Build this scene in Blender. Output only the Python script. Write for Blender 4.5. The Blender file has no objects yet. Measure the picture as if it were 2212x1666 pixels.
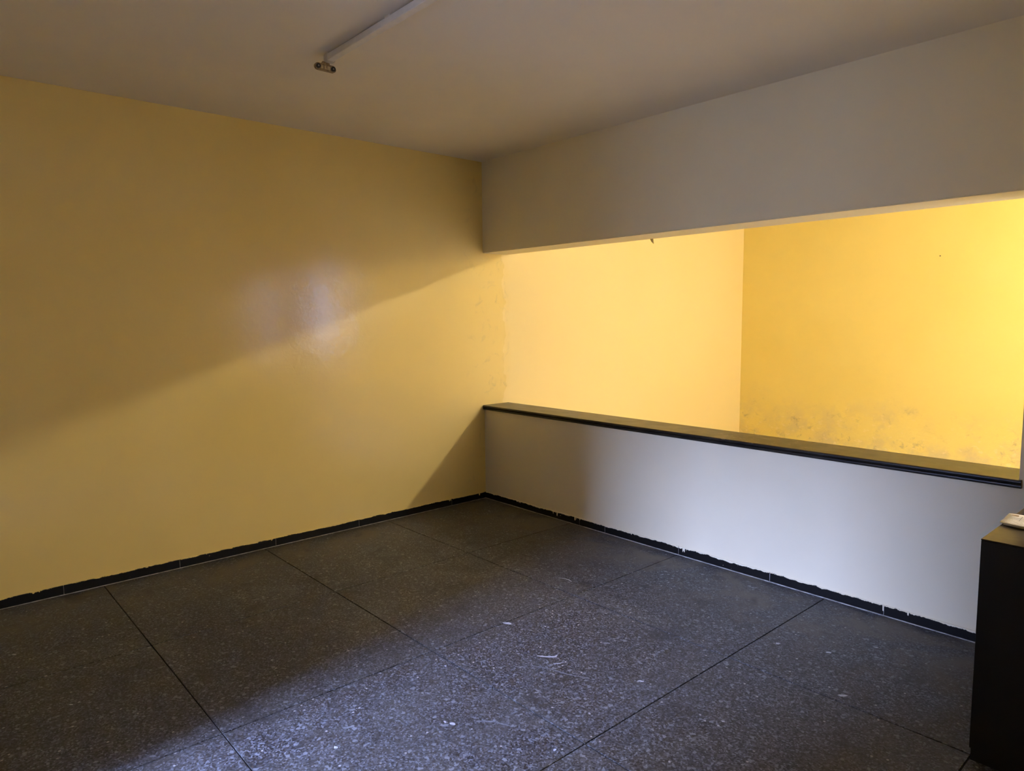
import bpy, bmesh, math, random
from mathutils import Vector, Matrix

random.seed(7)
S = bpy.context.scene
C = S.collection

# ------------------------------------------------------------------ camera
# metres; x runs along the parapet, y points from the room into the stair hall, corner of the room at the origin
F_PX, YAW, PITCH, ROLL = 1502.22, 0.845825, 0.0984033, -0.0085722
CAM = Vector((4.70431, -3.84394, 1.6))
fw = Vector((-math.sin(YAW) * math.cos(PITCH), math.cos(YAW) * math.cos(PITCH), -math.sin(PITCH)))
r0 = Vector((math.cos(YAW), math.sin(YAW), 0)); u0 = r0.cross(fw)
rt = r0 * math.cos(ROLL) + u0 * math.sin(ROLL); up = -r0 * math.sin(ROLL) + u0 * math.cos(ROLL)
cd = bpy.data.cameras.new('camera'); cam = bpy.data.objects.new('camera', cd); C.objects.link(cam)
cd.sensor_fit = 'HORIZONTAL'; cd.sensor_width = 36.0; cd.lens = 36.0 * F_PX / 2212.0; cd.clip_start = 0.02
m = Matrix((rt, up, -fw)).transposed().to_4x4(); m.translation = CAM
cam.matrix_world = m
S.camera = cam

# ------------------------------------------------------------------ sky, daylight openings, exposure
SKY_COL, SKY_STR = (0.40, 0.52, 1.0), 280.0
LAMP_COL, LAMP_STR, LAMP_POS, LAMP_R = (1.0, 0.90, 0.68), 4950.0, (5.6, 1.97, 2.72), 0.040
w = bpy.data.worlds.new('sky'); S.world = w; w.use_nodes = True
bgn = w.node_tree.nodes['Background']
bgn.inputs[0].default_value = (*SKY_COL, 1); bgn.inputs[1].default_value = SKY_STR
S.view_settings.view_transform = 'Standard'; S.view_settings.look = 'None'
S.view_settings.exposure = 0.0; S.view_settings.gamma = 1.0; S.view_settings.use_curve_mapping = False

# room sizes
HC, ZB, ZP = 2.911, 2.148, 0.831          # ceiling, underside of beam, top of coping
YB, YF, XR = -4.3, 4.24, 6.2              # back wall, far wall of the hall, right wall
TH = 0.28                                 # depth of parapet and beam
XP0, XP1 = 3.895, 4.35                    # pillar
DOOR = (2.20, 3.02, 2.3)                  # doorway in the back wall: x0, x1, height
WIN = (0.65, 1.80, 1.0, 2.35)             # window of the hall in the right wall: y0, y1, z0, z1

def portal(name, loc, rot, sx, sy):
    l = bpy.data.lights.new(name, 'AREA'); l.shape = 'RECTANGLE'; l.size = sx; l.size_y = sy; l.cycles.is_portal = True
    o = bpy.data.objects.new(name, l); C.objects.link(o); o.location = loc; o.rotation_euler = rot
portal('doorway_portal', ((DOOR[0] + DOOR[1]) / 2, YB - 0.21, DOOR[2] / 2), (math.radians(90), 0, 0), DOOR[1] - DOOR[0], DOOR[2])
portal('window_portal', (XR + 0.21, (WIN[0] + WIN[1]) / 2, (WIN[2] + WIN[3]) / 2), (0, math.radians(90), 0), WIN[3] - WIN[2], WIN[1] - WIN[0])

# ------------------------------------------------------------------ node helpers
class N:
    def __init__(s, name):
        s.m = bpy.data.materials.new(name); s.m.use_nodes = True
        s.t = s.m.node_tree; s.b = s.t.nodes['Principled BSDF']
        s.pos = s.t.nodes.new('ShaderNodeNewGeometry').outputs['Position']
    def put(s, sock, v):
        if isinstance(v, bpy.types.NodeSocket): s.t.links.new(v, sock)
        elif isinstance(v, tuple) and len(v) == 3 and sock.type == 'RGBA': sock.default_value = (*v, 1)
        else: sock.default_value = v
    def math(s, op, a, b=0.0, c=None, clamp=False):
        n = s.t.nodes.new('ShaderNodeMath'); n.operation = op; n.use_clamp = clamp
        s.put(n.inputs[0], a); s.put(n.inputs[1], b)
        if c is not None: s.put(n.inputs[2], c)
        return n.outputs[0]
    def noise(s, scale, detail=3.0, rough=0.5, vec=None, dist=0.0, out='Fac'):
        n = s.t.nodes.new('ShaderNodeTexNoise'); s.put(n.inputs['Vector'], vec or s.pos)
        n.inputs['Scale'].default_value = scale; n.inputs['Detail'].default_value = detail
        n.inputs['Roughness'].default_value = rough; n.inputs['Distortion'].default_value = dist
        return n.outputs[out]
    def vor(s, scale, vec=None, feature='F1', out='Color', rnd=1.0):
        n = s.t.nodes.new('ShaderNodeTexVoronoi'); n.feature = feature; s.put(n.inputs['Vector'], vec or s.pos)
        n.inputs['Scale'].default_value = scale; n.inputs['Randomness'].default_value = rnd
        return n.outputs[out]
    def ramp(s, f, a, b, lo=0.0, hi=1.0):
        n = s.t.nodes.new('ShaderNodeMapRange'); n.interpolation_type = 'SMOOTHSTEP'
        s.put(n.inputs[0], f); n.inputs[1].default_value = a; n.inputs[2].default_value = b
        n.inputs[3].default_value = lo; n.inputs[4].default_value = hi
        return n.outputs[0]
    def mix(s, f, a, b, mode='MIX'):
        n = s.t.nodes.new('ShaderNodeMix'); n.data_type = 'RGBA'; n.blend_type = mode
        s.put(n.inputs[0], f); s.put(n.inputs[6], a); s.put(n.inputs[7], b)
        return n.outputs[2]
    def sep(s, v=None):
        n = s.t.nodes.new('ShaderNodeSeparateXYZ'); s.put(n.inputs[0], v or s.pos); return n.outputs
    def scale(s, v, x, y, z):
        n = s.t.nodes.new('ShaderNodeMapping'); s.put(n.inputs[0], v); n.inputs['Scale'].default_value = (x, y, z); return n.outputs[0]
    def bump(s, h, strength, dist):
        n = s.t.nodes.new('ShaderNodeBump'); s.put(n.inputs['Height'], h)
        n.inputs['Strength'].default_value = strength; n.inputs['Distance'].default_value = dist
        s.t.links.new(n.outputs[0], s.b.inputs['Normal'])
    def out(s, col=None, rough=None, spec=None, **kw):
        if col is not None: s.put(s.b.inputs['Base Color'], col)
        if rough is not None: s.put(s.b.inputs['Roughness'], rough)
        if spec is not None: s.put(s.b.inputs['Specular IOR Level'], spec)
        for k, v in kw.items(): s.put(s.b.inputs[k.replace('_', ' ')], v)
        return s.m

def mat_plain(name, col, rough=0.5, spec=0.5, var=0.08, sc=30.0, **kw):
    n = N(name)
    f = n.noise(sc, 3)
    c = n.mix(n.ramp(f, 0.3, 0.7), tuple(x * (1 - var) for x in col), tuple(min(1, x * (1 + var)) for x in col))
    return n.out(c, rough, spec, **kw)

# --- painted walls
def mat_white_paint(name, col, rough=0.55):
    n = N(name)
    big = n.noise(1.3, 4, 0.55); fine = n.noise(90, 4, 0.6)
    c = n.mix(n.ramp(big, 0.3, 0.72), tuple(x * 0.95 for x in col), col)
    n.bump(n.math('ADD', n.math('MULTIPLY', n.noise(5, 3), 1.0), n.math('MULTIPLY', fine, 0.12)), 0.35, 0.006)
    return n.out(c, rough, 0.35)
M_WHITE = mat_white_paint('white_distemper', (0.89, 0.79, 0.53))
M_CEIL = mat_white_paint('ceiling_distemper', (0.90, 0.82, 0.67), 0.7)
M_PARA = mat_white_paint('parapet_paint', (0.75, 0.665, 0.465), 0.45)

def mat_left_wall():
    n = N('cream_oil_paint'); x, y, z = n.sep()
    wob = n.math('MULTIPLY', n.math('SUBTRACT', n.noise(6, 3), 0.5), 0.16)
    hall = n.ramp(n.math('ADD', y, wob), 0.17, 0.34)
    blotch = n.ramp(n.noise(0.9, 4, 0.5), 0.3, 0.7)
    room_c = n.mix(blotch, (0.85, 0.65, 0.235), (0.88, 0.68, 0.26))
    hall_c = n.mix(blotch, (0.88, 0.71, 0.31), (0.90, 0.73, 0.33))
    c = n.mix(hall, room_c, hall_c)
    # grey scuffs where the parapet meets the wall
    near = n.math('MULTIPLY', n.ramp(y, -0.32, 0.02), n.ramp(y, 0.24, 0.32, 1, 0))
    sc = n.math('MULTIPLY', near, n.ramp(n.noise(9, 5, 0.6, dist=0.8), 0.54, 0.74, 0, 0.24))
    c = n.mix(sc, c, (0.36, 0.31, 0.22))
    # rougher repaired patch in the middle of the wall
    yy = n.math('DIVIDE', n.math('ADD', y, 1.55), 0.95); zz = n.math('DIVIDE', n.math('SUBTRACT', z, 1.62), 0.62)
    rr = n.math('ADD', n.math('MULTIPLY', yy, yy), n.math('MULTIPLY', zz, zz))
    patch = n.ramp(rr, 0.25, 1.1, 1, 0)
    h = n.math('ADD', n.math('MULTIPLY', n.noise(4.5, 3, 0.5, dist=0.5), 0.7), n.math('MULTIPLY', n.noise(70, 4, 0.6), 0.05))
    h = n.math('ADD', h, n.math('MULTIPLY', patch, n.math('MULTIPLY', n.noise(16, 3, 0.55, dist=1.2), 0.30)))
    n.bump(h, 0.5, 0.006)
    ro = n.math('ADD', n.ramp(hall, 0, 1, 0.125, 0.6), n.math('MULTIPLY', n.noise(14, 3), 0.08))
    return n.out(c, ro, 0.5)
M_LEFT = mat_left_wall()

def mat_hall_wall():
    n = N('yellow_distemper'); x, y, z = n.sep()
    blotch = n.ramp(n.noise(1.1, 4, 0.5), 0.3, 0.7)
    c = n.mix(blotch, (0.83, 0.65, 0.17), (0.86, 0.68, 0.19))
    low = n.ramp(n.math('ADD', z, n.math('MULTIPLY', n.noise(2.2, 4, 0.6), -0.75)), -0.26, 0.34, 1, 0)
    haze = n.math('MULTIPLY', low, n.ramp(n.noise(3.0, 5, 0.6), 0.42, 0.66, 0, 0.55))
    c = n.mix(haze, c, (0.58, 0.47, 0.26))
    spots = n.math('MULTIPLY', low, n.ramp(n.noise(8, 7, 0.72, dist=0.4), 0.54, 0.74, 0, 0.80))
    c = n.mix(spots, c, (0.33, 0.26, 0.15))
    fl = n.math('MULTIPLY', low, n.ramp(n.noise(13, 4, 0.6, vec=n.scale(n.pos, 1, 1, 1.7)), 0.60, 0.64, 0, 0.5))
    c = n.mix(fl, c, (0.90, 0.72, 0.32))
    h = n.math('ADD', n.math('MULTIPLY', n.noise(6, 3), 0.5), n.math('MULTIPLY', low, n.math('MULTIPLY', n.noise(17, 6, 0.68, dist=0.6), 1.2)))
    n.bump(h, 0.5, 0.012)
    return n.out(c, 0.75, 0.25)
M_HALL = mat_hall_wall()
M_ROOMY = mat_plain('yellow_room_paint', (0.87, 0.68, 0.26), 0.45, 0.4, 0.03, 2)

# --- terrazzo floor
def mat_terrazzo():
    n = N('dark_terrazzo'); x, y, z = n.sep()
    wob = n.noise(60, 2, out='Color')
    p = n.t.nodes.new('ShaderNodeVectorMath'); p.operation = 'MULTIPLY_ADD'
    n.put(p.inputs[0], wob); p.inputs[1].default_value = (0.006, 0.006, 0.0); n.put(p.inputs[2], n.pos)
    pv = p.outputs[0]
    v1 = n.sep(n.vor(150, pv))[0]; v2 = n.sep(n.vor(75, pv))[1]; v3 = n.sep(n.vor(30, pv))[2]
    base = n.mix(n.noise(2.0, 4, 0.6), (0.026, 0.0235, 0.0225), (0.044, 0.040, 0.038))
    c = n.mix(n.ramp(v1, 0.46, 0.58, 0, 0.75), base, (0.074, 0.074, 0.080))
    c = n.mix(n.ramp(v1, 0.84, 0.90, 0, 0.8), c, (0.14, 0.146, 0.162))
    c = n.mix(n.ramp(v1, 0.24, 0.14, 0, 0.8), c, (0.009, 0.008, 0.008))
    c = n.mix(n.ramp(v2, 0.968, 0.98, 0, 0.7), c, (0.19, 0.195, 0.21))
    dot = n.math('MULTIPLY', n.ramp(v3, 0.965, 0.975), n.ramp(n.vor(30, pv, out='Distance'), 0.10, 0.17, 1, 0))
    c = n.mix(n.math('MULTIPLY', dot, 0.75), c, (0.42, 0.40, 0.37))
    # dust lying along the walls, worn-in haze and pale scuffs
    edge = n.math('MAXIMUM', n.ramp(x, 0.15, 0.75, 1, 0), n.ramp(y, -0.85, -0.2, 0, 1))
    dust = n.math('MULTIPLY', n.math('ADD', n.math('MULTIPLY', edge, 0.70), 0.20), n.ramp(n.noise(3.2, 6, 0.65, dist=0.8), 0.38, 0.66))
    c = n.mix(dust, c, (0.125, 0.108, 0.084))
    scuff = n.ramp(n.noise(7, 6, 0.72, vec=n.scale(n.pos, 1.0, 2.2, 1), dist=1.5), 0.60, 0.76, 0, 0.50)
    c = n.mix(scuff, c, (0.16, 0.168, 0.188))
    dk = n.ramp(n.noise(4.3, 5, 0.6, dist=0.4), 0.55, 0.70, 0, 0.55)
    c = n.mix(dk, c, (0.022, 0.020, 0.019))
    n.bump(n.math('ADD', n.math('MULTIPLY', v1, 0.4), n.noise(20, 3)), 0.25, 0.0015)
    ro = n.math('ADD', n.ramp(n.noise(3.2, 6, 0.65, dist=0.8), 0.3, 0.7, 0.36, 0.60), n.math('MULTIPLY', v1, 0.08))
    return n.out(c, ro, 0.22)
M_FLOOR = mat_terrazzo()
M_HFLOOR = mat_plain('pale_bounce_floor', (0.62, 0.55, 0.42), 0.5, 0.3, 0.08, 3)  # unseen floor, made pale to bounce light up into hall and room
M_JOINT = mat_plain('joint_dirt', (0.012, 0.010, 0.010), 0.8, 0.2)
M_SPOT = mat_plain('dried_white_paint', (0.36, 0.36, 0.38), 0.7, 0.3, 0.15, 60)
M_SCUFF = mat_plain('pale_scratch', (0.12, 0.12, 0.125), 0.7, 0.3, 0.3, 80)

# --- black skirting with wall paint slopped over its upper edge
def mat_skirting(paint, lo, hi, amount):
    n = N('black_skirting_tile'); x, y, z = n.sep()
    flat = n.scale(n.pos, 1, 1, 0.35)
    lvl = n.math('ADD', n.math('MULTIPLY', n.noise(13, 7, 0.78, vec=flat), 0.040), n.math('MULTIPLY', n.noise(2.3, 2, vec=flat), 0.022))
    gate = n.ramp(n.noise(1.7, 2, vec=n.scale(n.pos, 1, 1, 0.05)), 0.48, 0.60)
    drip = n.math('MULTIPLY', gate, n.ramp(n.noise(48, 2, 0.5, vec=n.scale(n.pos, 1, 1, 0.05)), 0.60, 0.66, 0, 0.026))
    f = n.math('ADD', n.math('SUBTRACT', z, hi), n.math('ADD', n.math('MULTIPLY', lvl, amount), n.math('MULTIPLY', drip, amount)))
    over = n.ramp(f, -0.0008, 0.0010)
    fleck = n.ramp(n.noise(45, 3, 0.6), 0.735, 0.75, 0, 0.8)
    over = n.math('MAXIMUM', over, fleck)
    c = n.mix(n.noise(20, 4), (0.004, 0.0035, 0.0035), (0.008, 0.007, 0.006))
    c = n.mix(over, c, paint)
    return n.out(c, n.ramp(over, 0, 1, 0.5, 0.6), 0.15)
M_SKL = mat_skirting((0.82, 0.64, 0.26), 0, 0.076, 0.65)
M_SKR = mat_skirting((0.77, 0.69, 0.50), 0, 0.083, 1.0)
M_GROUT = mat_plain('pale_grout', (0.34, 0.32, 0.29), 0.8, 0.2, 0.3, 25)

# --- black polished coping and counter
def mat_black_gloss(name, chips=False, dusty=0.0, rough=0.26):
    n = N(name); x, y, z = n.sep()
    c = n.mix(n.noise(7, 4), (0.006, 0.005, 0.0045), (0.012, 0.010, 0.008))
    if dusty:
        c = n.mix(n.math('MULTIPLY', n.ramp(n.noise(5, 5, 0.65), 0.3, 0.7), dusty), c, (0.14, 0.11, 0.07))
    if chips:
        band = n.math('MULTIPLY', n.math('MULTIPLY', n.ramp(x, 2.1, 2.4), n.ramp(x, 2.75, 3.05, 1, 0)), n.ramp(z, ZP - 0.004, ZP - 0.002))
        ch = n.math('MULTIPLY', band, n.ramp(n.noise(12, 6, 0.75, vec=n.scale(n.pos, 0.8, 3.0, 1)), 0.585, 0.62, 0, 0.55))
        c = n.mix(ch, c, (0.42, 0.36, 0.26))
        st = n.ramp(n.noise(30, 5, 0.7, vec=n.scale(n.pos, 0.5, 2, 2)), 0.72, 0.75, 0, 0.35)
        c = n.mix(st, c, (0.20, 0.18, 0.16))
    n.bump(n.noise(25, 4, 0.6), 0.25, 0.002)
    ro = n.math('ADD', n.math('MULTIPLY', n.noise(9, 4), 0.16), rough - 0.08)
    return n.out(c, ro, 0.20)
M_CAP = mat_black_gloss('black_coping_polish', True, 0.14, 0.32)
M_CTOP = mat_black_gloss('black_counter_top', False, 0.12, 0.32)
M_CBODY = mat_black_gloss('black_counter_paint', False, 0.0, 0.45)

M_STEEL = mat_plain('white_enamelled_steel', (0.78, 0.74, 0.66), 0.4, 0.5, 0.03)
M_STEEL2 = mat_plain('aged_white_plastic', (0.66, 0.60, 0.48), 0.45, 0.5, 0.08)
M_HOLD = mat_plain('browned_plastic', (0.26, 0.17, 0.065), 0.4, 0.5, 0.35, 90)
M_HOLD2 = mat_plain('pale_browned_plastic', (0.50, 0.38, 0.19), 0.4, 0.5, 0.2, 90)
M_SOCK = mat_plain('dark_socket_and_gap', (0.018, 0.014, 0.010), 0.35, 0.5, 0.2)
M_PIN = mat_plain('socket_contact', (0.30, 0.28, 0.24), 0.35, 0.5, 0.1)
M_PAPER = mat_plain('newsprint', (0.88, 0.83, 0.72), 0.8, 0.2, 0.06, 50)
M_INK = mat_plain('brown_print', (0.30, 0.20, 0.09), 0.8, 0.2, 0.3, 200)
M_INK2 = mat_plain('faint_grey_print', (0.50, 0.45, 0.36), 0.8, 0.2, 0.15, 200)
M_WOOD = mat_plain('brown_window_paint', (0.20, 0.11, 0.05), 0.5, 0.4, 0.2, 12)
M_NAIL = mat_plain('rusty_nail', (0.10, 0.06, 0.04), 0.6, 0.4)
M_PLAST = mat_plain('yellowed_plaster', (0.62, 0.45, 0.14), 0.8, 0.2, 0.2, 80)
M_YARD = mat_plain('yard_concrete', (0.065, 0.062, 0.058), 0.9, 0.2, 0.15, 2)
M_YWALL = mat_plain('dark_daylight_blocker', (0.10, 0.095, 0.09), 0.9, 0.2, 0.1, 2)  # for the added daylight-shaping walls, dark to limit their bounce
M_YWALL2 = mat_plain('pale_window_blocker', (0.48, 0.47, 0.45), 0.9, 0.2, 0.1, 2)  # for the added wall outside the window, tone sets the reflected sheen
nb = N('lit_bulb'); M_BULB = nb.out((0.9, 0.9, 0.9), 0.3, 0.5, Emission_Color=LAMP_COL, Emission_Strength=LAMP_STR)

# ------------------------------------------------------------------ mesh helpers
def bx(bm, a, b):
    x0, y0, z0 = a; x1, y1, z1 = b
    v = [bm.verts.new(p) for p in ((x0, y0, z0), (x1, y0, z0), (x1, y1, z0), (x0, y1, z0), (x0, y0, z1), (x1, y0, z1), (x1, y1, z1), (x0, y1, z1))]
    for f in ((3, 2, 1, 0), (4, 5, 6, 7), (0, 1, 5, 4), (1, 2, 6, 5), (2, 3, 7, 6), (3, 0, 4, 7)):
        bm.faces.new([v[i] for i in f])
def boxes(*ab):
    bm = bmesh.new()
    for a, b in ab: bx(bm, a, b)
    return bm
def bev(bm, w, seg=2):
    bmesh.ops.bevel(bm, geom=list(bm.edges), offset=w, segments=seg, profile=0.5, affect='EDGES'); return bm
def prism(pts, axis, a, b):
    """closed outline pts (2-D) pushed along axis from a to b"""
    bm = bmesh.new()
    def P(p, t): return {'x': (t, p[0], p[1]), 'y': (p[0], t, p[1]), 'z': (p[0], p[1], t)}[axis]
    A = [bm.verts.new(P(p, a)) for p in pts]; B = [bm.verts.new(P(p, b)) for p in pts]
    n = len(pts)
    bm.faces.new(A[::-1]); bm.faces.new(B)
    for i in range(n): bm.faces.new((A[i], A[(i + 1) % n], B[(i + 1) % n], B[i]))
    bmesh.ops.recalc_face_normals(bm, faces=bm.faces[:]); return bm
def disc(cy, cz, r, n=20): return [(cy + r * math.cos(2 * math.pi * i / n), cz + r * math.sin(2 * math.pi * i / n)) for i in range(n)]
def lathe(prof, n=20, cx=0, cy=0):
    bm = bmesh.new(); rings = []
    for r, z in prof:
        rings.append([bm.verts.new((cx + max(r, 1e-5) * math.cos(2 * math.pi * i / n), cy + max(r, 1e-5) * math.sin(2 * math.pi * i / n), z)) for i in range(n)])
    for a, b in zip(rings, rings[1:]):
        for i in range(n): bm.faces.new((a[i], a[(i + 1) % n], b[(i + 1) % n], b[i]))
    bm.faces.new(rings[0][::-1]); bm.faces.new(rings[-1])
    bmesh.ops.recalc_face_normals(bm, faces=bm.faces[:]); return bm
def obj(name, bm, mat, parent=None, smooth=False):
    me = bpy.data.meshes.new(name); bm.to_mesh(me); bm.free(); me.materials.append(mat)
    if smooth:
        for p in me.polygons: p.use_smooth = True
    o = bpy.data.objects.new(name, me); C.objects.link(o)
    if parent is not None:
        o.parent = parent; o.matrix_parent_inverse = Matrix.Translation(-parent.location)
    return o
def tag(o, label, cat, kind=None, group=None):
    o['label'] = label; o['category'] = cat
    if kind: o['kind'] = kind
    if group: o['group'] = group
    return o
def empty(name, loc):
    o = bpy.data.objects.new(name, None); C.objects.link(o); o.location = loc; o.empty_display_size = 0.1; return o
def struct(name, bm, mat, label, cat): return tag(obj(name, bm, mat), label, cat, 'structure')

# ------------------------------------------------------------------ the setting
W = 0.2
struct('ceiling', boxes(((-W, YB - W, HC), (XR + W, YF + W, HC + 0.15))), M_CEIL, 'off-white painted ceiling over the whole room', 'ceiling')
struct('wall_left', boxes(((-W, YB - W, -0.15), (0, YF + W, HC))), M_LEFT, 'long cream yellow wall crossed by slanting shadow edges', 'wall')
struct('wall_far', boxes(((0, YF, -0.15), (XR + W, YF + W, HC))), M_HALL, 'deep yellow wall beyond the parapet, damp-stained along its foot', 'wall')
wy0, wy1, wz0, wz1 = WIN
struct('wall_right', boxes(((XR, YB - W, -0.15), (XR + W, wy0, HC)), ((XR, wy1, -0.15), (XR + W, YF, HC)),
       ((XR, wy0, -0.15), (XR + W, wy1, wz0)), ((XR, wy0, wz1), (XR + W, wy1, HC))), M_ROOMY, 'yellow side wall with the hall window, out of view to the right', 'wall')
dx0, dx1, dz = DOOR
struct('wall_back', boxes(((0, YB - W, -0.15), (dx0, YB, HC)), ((dx1, YB - W, -0.15), (XR, YB, HC)), ((dx0, YB - W, dz), (dx1, YB, HC))),
       M_ROOMY, 'yellow wall with the open doorway behind the viewer', 'wall')
# beam: slightly uneven lower arris
bm = boxes(((0, 0, ZB), (XR, TH, HC)))
bmesh.ops.bevel(bm, geom=[e for e in bm.edges if abs(e.verts[0].co.z - ZB) < 1e-4 and abs(e.verts[1].co.z - ZB) < 1e-4 and abs(e.verts[0].co.y - e.verts[1].co.y) < 1e-4], offset=0.006, segments=2, affect='EDGES')
beam = struct('ceiling_beam', bm, M_WHITE, 'deep whitewashed beam spanning above the parapet opening', 'beam')
struct('wall_pillar', boxes(((XP0, 0, -0.15), (XP1, TH, ZB))), M_PARA, 'white pillar closing the right end of the parapet', 'pillar')
para = struct('wall_parapet', boxes(((0, 0, -0.15), (XP0, TH - 0.01, ZP - 0.040))), M_PARA, 'low white parapet wall under a black coping', 'parapet')
# coping: one slab with a grooved double bullnose towards the room
def coping_profile():
    z1, z0, yf, yb = ZP, ZP - 0.040, -0.022, TH
    p = [(yb, z0), (yb, z1 - 0.004), (yb - 0.004, z1)]
    zc, r = z1 - 0.010, 0.010
    for i in range(0, 7):
        a = math.radians(90 + 30 * i); p.append((yf + r + r * math.cos(a), zc + r * math.sin(a)))
    zc2, r2 = z0 + 0.0095, 0.0095
    p.append((yf + 0.0065, z1 - 0.0205))
    for i in range(1, 7):
        a = math.radians(90 + 30 * i); p.append((yf + 0.003 + r2 + r2 * math.cos(a), zc2 + r2 * math.sin(a)))
    return p
obj('coping', prism(coping_profile(), 'x', 0.0, XP0 + 0.012), M_CAP, para)['label'] = 'black polished coping slab with rounded front edge'

# floor: sub-slab, one cast panel per bay with open joints between
floor = struct('floor', boxes(((0, YB - W, -0.15), (XR, YF, -0.005))), M_JOINT, 'dark speckled terrazzo floor cast in one metre bays', 'floor')
xs = [0.0] + [0.06 + 0.99 * k for k in range(1, 6)] + [XR]
ys = [YB] + [-0.03 - 0.99 * k for k in range(4, 0, -1)] + [0.0]
G = 0.0028
for i in range(len(xs) - 1):
    for j in range(len(ys) - 1):
        a = (xs[i] + (G if i else 0), ys[j] + (G if j else 0), -0.03); b = (xs[i + 1] - (G if i < len(xs) - 2 else 0), ys[j + 1] - (G if j < len(ys) - 2 else 0), 0.0)
        bm = boxes((a, b))
        bmesh.ops.bevel(bm, geom=[e for e in bm.edges if e.verts[0].co.z > -0.01 and e.verts[1].co.z > -0.01], offset=0.0012, segments=1, affect='EDGES')
        obj('floor_panel', bm, M_FLOOR, floor)
obj('floor_panel', boxes(((0, TH - 0.01, -0.03), (XR, YF, 0.0))), M_HFLOOR, floor)
obj('floor_panel', boxes(((XP1, 0, -0.03), (XR, TH - 0.01, 0.0))), M_FLOOR, floor)
obj('floor_panel', boxes(((dx0, YB - W, -0.03), (dx1, YB, 0.0))), M_FLOOR, floor)

# skirtings: single tiles with pale joints and a pale grout line at the foot
SH, ST = 0.058, 0.010
bl = tag(empty('baseboard_left', (0, -3.0, 0)), 'black skirting tiles along the cream yellow wall', 'baseboard', 'structure')
br = tag(empty('baseboard_front', (2.0, 0, 0)), 'black skirting tiles along the foot of the white parapet, splashed with paint', 'baseboard', 'structure')
jl = [0.0, -0.38, -1.267, -1.926, -2.565, -3.205, -3.85, YB]
jr = [ST, 0.50, 1.141, 1.397, 2.045, 2.696, 3.342, XP1]
for a, b in zip(jl, jl[1:]):
    hh = SH + random.uniform(-0.002, 0.002); t = ST + random.uniform(-0.001, 0.001)
    obj('skirting_tile', bev(boxes(((0, b + 0.0015, 0.003), (t, a - 0.0015, hh))), 0.0012, 1), M_SKL, bl)
for a, b in zip(jr, jr[1:]):
    hh = SH + random.uniform(-0.002, 0.002); t = ST + random.uniform(-0.001, 0.001)
    obj('skirting_tile', bev(boxes(((a + 0.0015, -t, 0.003), (b - 0.0015, 0, hh))), 0.0012, 1), M_SKR, br)
obj('grout', boxes(((0, YB, 0), (ST + 0.003, 0, 0.0035))), M_GROUT, bl)
obj('grout', boxes(((0, -ST - 0.0045, 0), (XP1, 0, 0.0042))), M_GROUT, br)
obj('joint_filler', boxes(((0, YB, 0), (ST - 0.0035, 0, SH - 0.006))), M_GROUT, bl)
obj('joint_filler', boxes(((0, -ST + 0.0030, 0), (XP1, 0, SH - 0.006))), M_GROUT, br)

# window of the hall, the ground, and added unseen walls that shape the daylight
wn = tag(empty('window_1', (XR, (wy0 + wy1) / 2, wz0)), 'brown framed window at the end of the hall', 'window', 'structure')
fr = 0.05
obj('window_frame', boxes(((XR + 0.05, wy0, wz0), (XR + 0.12, wy0 + fr, wz1)), ((XR + 0.05, wy1 - fr, wz0), (XR + 0.12, wy1, wz1)),
    ((XR + 0.05, wy0 + fr, wz0), (XR + 0.12, wy1 - fr, wz0 + fr)), ((XR + 0.05, wy0 + fr, wz1 - fr), (XR + 0.12, wy1 - fr, wz1))), M_WOOD, wn)
obj('mullion', boxes(((XR + 0.06, (wy0 + wy1) / 2 - 0.02, wz0 + fr), (XR + 0.11, (wy0 + wy1) / 2 + 0.02, wz1 - fr))), M_WOOD, wn)
struct('ground', boxes(((-14, -22, -0.4), (22, YB - W, -0.03)), ((XR + W, YB - W, -0.4), (22, 14, -0.03))), M_YARD, 'plain concrete ground outside the doorway and window', 'ground')
struct('wall_blocker_left', boxes(((dx0 - 0.2, -7.7, -0.03), (dx0, YB - W, 6.0))), M_YWALL, 'unseen dark wall added outside the doorway to narrow its daylight', 'wall')  # added out of view to narrow the daylight fan from the doorway
struct('wall_blocker_right', boxes(((dx1, -7.7, -0.03), (dx1 + 0.2, YB - W, 6.0))), M_YWALL, 'opposite unseen dark wall added to narrow the doorway daylight', 'wall')  # its added twin, confining the daylight on the other side
struct('wall_sky_blocker', boxes(((-14, -16.2, -0.03), (22, -16, 4.7))), M_YWALL, 'unseen wall added across the yard to block the low sky', 'wall')  # added unseen, cuts off the low sky behind the doorway
struct('wall_window_blocker', boxes(((XR + 5.0, -6, -0.03), (XR + 5.2, 10, 6.5))), M_YWALL2, 'unseen wall added to dim the sky at the hall window', 'wall')  # put in unseen to dim the sky that the hall window faces

# ------------------------------------------------------------------ things
# black counter at the right edge of the picture
cx0, cx1, cy0, cy1, cz = 4.019, 4.56, -1.059, -0.012, 0.816
ct = tag(empty('counter', ((cx0 + cx1) / 2, (cy0 + cy1) / 2, 0)), 'black box-shaped counter standing against the white pillar', 'counter')
obj('body', bev(boxes(((cx0 + 0.001, cy0 + 0.001, 0.045), (cx1 - 0.001, cy1, cz - 0.005))), 0.002), M_CBODY, ct)
obj('top', bev(boxes(((cx0, cy0, cz - 0.0055), (cx1, cy1, cz))), 0.0025, 2), M_CTOP, ct)
obj('plinth', boxes(((cx0 + 0.006, cy0 + 0.004, 0.0005), (cx1 - 0.006, cy1, 0.045))), M_CBODY, ct)

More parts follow.
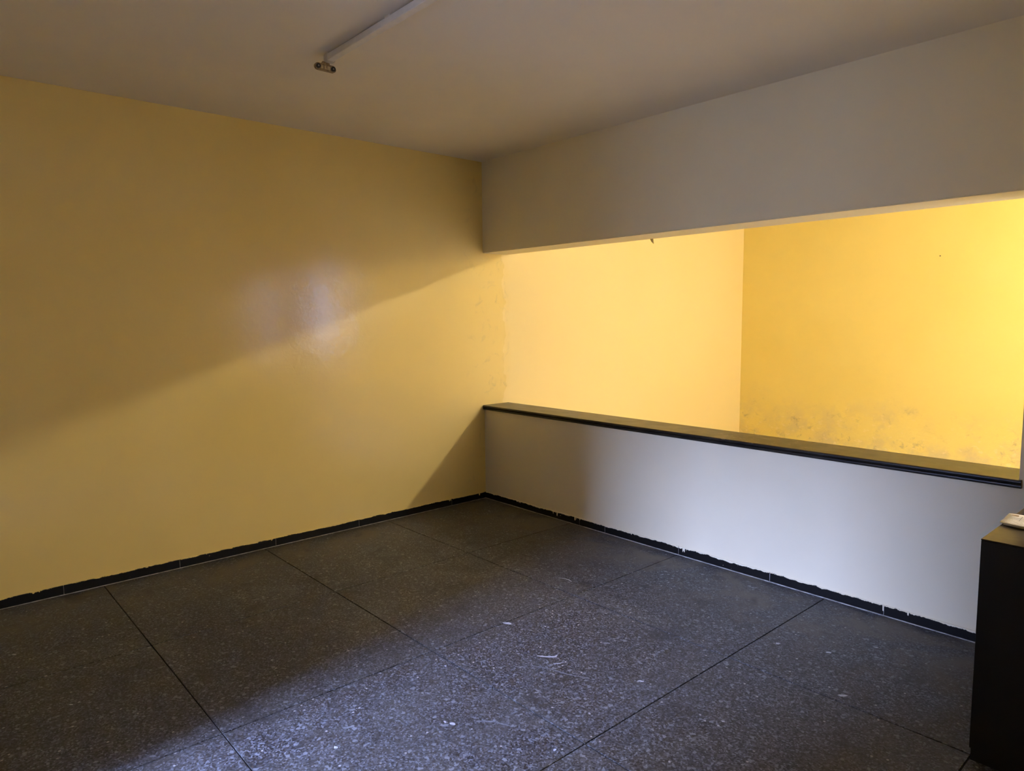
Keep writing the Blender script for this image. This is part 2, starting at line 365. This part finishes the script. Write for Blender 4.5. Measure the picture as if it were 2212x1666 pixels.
# folded newspapers on the counter
PC = [Vector((4.016, -0.822)), Vector((4.300, -0.868)), Vector((4.285, -0.600)), Vector((4.003, -0.632))]   # front left, front right, back right, back left
def paper_point(u, v, z, bow, dx=0.0, dy=0.0):
    q = (PC[0] * (1 - u) + PC[1] * u) * (1 - v) + (PC[3] * (1 - u) + PC[2] * u) * v
    lift = bow * (1 - v) ** 2 + 0.25 * bow * (0.5 + 0.5 * math.sin(v * 11 + u * 2 + dx * 300)) * (1 - u)
    return (q.x + dx, q.y + dy, z + lift)
def sheet(z, dx, dy, bow, t, u0=0.0, v0=0.0, u1=1.0, v1=1.0, n=8):
    bm = bmesh.new(); g = []
    for lay in (0, 1):
        g.append([[bm.verts.new(Vector(paper_point(u0 + (u1 - u0) * i / n, v0 + (v1 - v0) * j / n, z, bow, dx, dy)) + Vector((0, 0, lay * t))) for i in range(n + 1)] for j in range(n + 1)])
    for j in range(n):
        for i in range(n):
            bm.faces.new((g[1][j][i], g[1][j][i + 1], g[1][j + 1][i + 1], g[1][j + 1][i]))
            bm.faces.new((g[0][j][i], g[0][j + 1][i], g[0][j + 1][i + 1], g[0][j][i + 1]))
    for i in range(n):
        for (a, b, flip) in (((0, i), (0, i + 1), 0), ((n, i), (n, i + 1), 1), ((i, 0), (i + 1, 0), 1), ((i, n), (i + 1, n), 0)):
            q = [g[0][a[0]][a[1]], g[0][b[0]][b[1]], g[1][b[0]][b[1]], g[1][a[0]][a[1]]]
            bm.faces.new(q if not flip else q[::-1])
    return bm
nw = tag(empty('newspaper', (4.12, -0.72, cz)), 'thin stack of folded printed papers lying on the black counter', 'newspaper')
for k, (dx, dy, bow) in enumerate(((0.010, 0.010, 0.0), (0.005, 0.006, 0.003), (0.0, 0.0, 0.006))):
    obj('sheet', sheet(cz + 0.0003 + k * 0.0011, dx, dy, bow, 0.0007), M_PAPER, nw, True)
def ink(name, u0, u1, v0, v1, mt):
    obj(name, sheet(cz + 0.0003 + 2 * 0.0011 + 0.0006, 0, 0, 0.006, 0.0003, u0, v0, u1, v1, 4), mt, nw)
ink('printed_heading', 0.045, 0.125, 0.80, 0.93, M_INK)
for k in range(6):
    ink('printed_line', 0.04, 0.22 + 0.02 * (k % 3), 0.64 - 0.10 * k, 0.665 - 0.10 * k, M_INK2)
ink('printed_rule', 0.165, 0.175, 0.45, 0.85, M_INK2)

# fluorescent batten on the ceiling, tubes missing
FX, FY = 1.385, -2.122
ft = tag(empty('fluorescent_batten', (1.99, FY, HC)), 'slim white ceiling batten light with empty tube holders', 'light fixture')
FE = 2.62
obj('channel', bev(boxes(((FX + 0.03, FY - 0.0185, HC - 0.0365), (FE - 0.03, FY + 0.0185, HC - 0.006))), 0.003), M_STEEL, ft)
for xa, xb in ((FX + 0.02, FX + 0.045), (1.96, 2.005), (FE - 0.045, FE - 0.02)):
    obj('mounting_spacer', boxes(((xa, FY - 0.017, HC - 0.0065), (xb, FY + 0.016, HC))), M_STEEL, ft)
obj('gap_shade', boxes(((FX + 0.04, FY - 0.010, HC - 0.0062), (FE - 0.04, FY + 0.010, HC - 0.0005))), M_SOCK, ft)  # dark strip standing in for shade in the gap above the channel
def capsule(yc, half, r, z, n=9):
    p = []
    for i in range(n + 1):
        a = math.radians(-90 + 180 * i / n); p.append((yc + half + r * math.cos(a), z + r * math.sin(a)))
    for i in range(n + 1):
        a = math.radians(90 + 180 * i / n); p.append((yc - half + r * math.cos(a), z + r * math.sin(a)))
    return p
for x0, sgn in ((FX, 1), (FE, -1)):
    def X(t): return x0 + sgn * t
    ec = obj('end_cap', bev(boxes(((min(X(0.002), X(0.040)), FY - 0.024, HC - 0.041), (max(X(0.002), X(0.040)), FY + 0.030, HC - 0.001))), 0.011, 3), M_STEEL2, ft, True)
    lh = obj('lamp_holder', prism(capsule(FY - 0.016, 0.040, 0.0165, HC - 0.066), 'x', X(0.0), X(0.014)), M_HOLD, ft)
    obj('stem', prism([(FY - 0.036, HC - 0.058), (FY + 0.008, HC - 0.058), (FY + 0.006, HC - 0.038), (FY - 0.030, HC - 0.038)], 'x', X(0.001), X(0.013)), M_HOLD, lh)
    obj('face_plate', prism([(FY - 0.040, HC - 0.075), (FY + 0.008, HC - 0.075), (FY + 0.008, HC - 0.058), (FY - 0.040, HC - 0.058)], 'x', X(0.0138), X(0.0155)), M_HOLD2, lh)
    for yy in (FY - 0.026, FY - 0.010):
        obj('rib', boxes(((min(X(0.0154), X(0.0175)), yy - 0.0018, HC - 0.077), (max(X(0.0154), X(0.0175)), yy + 0.0018, HC - 0.050))), M_HOLD, lh)
    for yy in (FY - 0.056, FY + 0.024):
        obj('tube_socket', prism(disc(yy, HC - 0.066, 0.0118), 'x', X(0.0130), X(0.0195)), M_SOCK, lh)
        obj('contact', prism(disc(yy, HC - 0.066, 0.0035, 10), 'x', X(0.0190), X(0.0205)), M_PIN, lh)

# lit bulb of the hall, hidden above the beam's lower edge
lp = tag(empty('ceiling_lamp', (LAMP_POS[0], LAMP_POS[1], HC)), 'bare lit bulb in a holder on the hall ceiling behind the beam', 'lamp')
lx, ly, lz = LAMP_POS
obj('ceiling_rose', lathe([(0.045, HC), (0.045, HC - 0.012), (0.03, HC - 0.025)], 20, lx, ly), M_STEEL2, lp, True)
obj('bulb_holder', lathe([(0.018, HC - 0.02), (0.018, lz + 0.09), (0.022, lz + 0.085), (0.022, lz + 0.050)], 16, lx, ly), M_HOLD, lp, True)
prof = [(LAMP_R * math.sin(math.radians(a)), lz - LAMP_R * math.cos(math.radians(a))) for a in range(0, 150, 15)] + [(0.018, lz + 0.052)]
obj('bulb', lathe(prof, 18, lx, ly), M_BULB, lp, True)

# loose bits: plaster crumb under the beam, nail in the yellow wall
pts = [(0.0, 0.0, 0.0), (0.024, 0.006, -0.001), (0.020, 0.018, -0.002), (0.004, 0.016, 0.001), (0.008, 0.004, -0.020), (0.024, 0.010, -0.038), (0.026, 0.014, -0.036), (0.012, 0.013, -0.018)]
bm = bmesh.new()
for p in pts: bm.verts.new((1.575 + p[0], 0.262 + p[1], ZB + 0.001 + p[2]))
bmesh.ops.convex_hull(bm, input=bm.verts[:])
tag(obj('plaster_flake', bm, M_PLAST), 'small plaster flake hanging from the lower edge of the beam', 'plaster')
bm = lathe([(0.003, 0), (0.003, 0.024), (0.006, 0.025), (0.006, 0.027)], 10)
nl = tag(obj('nail', bm, M_NAIL), 'small rusty nail high in the deep yellow wall', 'nail'); nl.location = (2.221, YF + 0.010, 2.184); nl.rotation_euler = (math.radians(90), 0, 0)

# dried paint specks and scratches on the terrazzo
def blob(name, x, y, rx, ry, rot, mt, n=9, h=0.0006):
    pts = []
    for i in range(n):
        a = 2 * math.pi * i / n; k = random.uniform(0.65, 1.15)
        u, v = rx * k * math.cos(a), ry * k * math.sin(a)
        pts.append((x + u * math.cos(rot) - v * math.sin(rot), y + u * math.sin(rot) + v * math.cos(rot)))
    obj(name, prism(pts, 'z', -0.0002, h), mt, floor)
for x, y, rx, ry, r in ((2.054, -1.546, 0.030, 0.014, 0.6), (2.591, -2.300, 0.014, 0.009, 0.3), (2.417, -2.716, 0.010, 0.007, 0.2), (2.560, -2.315, 0.009, 0.004, 0),
                        (3.328, -0.630, 0.014, 0.009, 1.0), (3.535, -0.963, 0.020, 0.010, 0.7), (2.891, -1.494, 0.016, 0.007, 0.5), (3.12, -0.72, 0.012, 0.008, 0.4),
                        (1.02, -1.12, 0.006, 0.004, 0), (0.70, -3.52, 0.012, 0.006, 0.8), (1.40, -3.40, 0.010, 0.005, 0.6), (3.30, -1.50, 0.008, 0.005, 0.5),
                        (1.60, -2.62, 0.006, 0.005, 0), (2.20, -2.05, 0.007, 0.005, 0), (3.46, -0.41, 0.011, 0.004, 0.9), (2.98, -2.12, 0.006, 0.008, 0)):
    blob('paint_speck', x, y, rx, ry, r, M_SPOT)
def scratch(pts, wd, mt):
    L_, R_ = [], []
    for k, p in enumerate(pts):
        a = Vector(pts[max(0, k - 1)]); b = Vector(pts[min(len(pts) - 1, k + 1)]); d = (b - a).normalized(); nn = Vector((-d.y, d.x))
        ww = wd * (0.25 + 0.75 * math.sin(math.pi * (k + 0.5) / len(pts))) * random.uniform(0.7, 1.2)
        L_.append(tuple(Vector(p) + nn * ww)); R_.append(tuple(Vector(p) - nn * ww))
    obj('scratch_mark', prism(L_ + R_[::-1], 'z', -0.0002, 0.0004), mt, floor)
scratch([(2.415, -1.672), (2.44, -1.655), (2.462, -1.637), (2.478, -1.612), (2.474, -1.595)], 0.0045, M_SPOT)
scratch([(2.52, -1.668), (2.538, -1.645), (2.545, -1.622)], 0.0025, M_SPOT)
scratch([(2.46, -1.755), (2.55, -1.71), (2.63, -1.69), (2.72, -1.645)], 0.005, M_SCUFF)
scratch([(1.79, -0.895), (1.82, -0.872), (1.855, -0.87), (1.885, -0.878)], 0.003, M_SPOT)
scratch([(2.64, -2.22), (2.69, -2.17), (2.76, -2.14)], 0.006, M_SCUFF)
scratch([(0.62, -3.30), (0.74, -3.37), (0.84, -3.45)], 0.003, M_SCUFF)
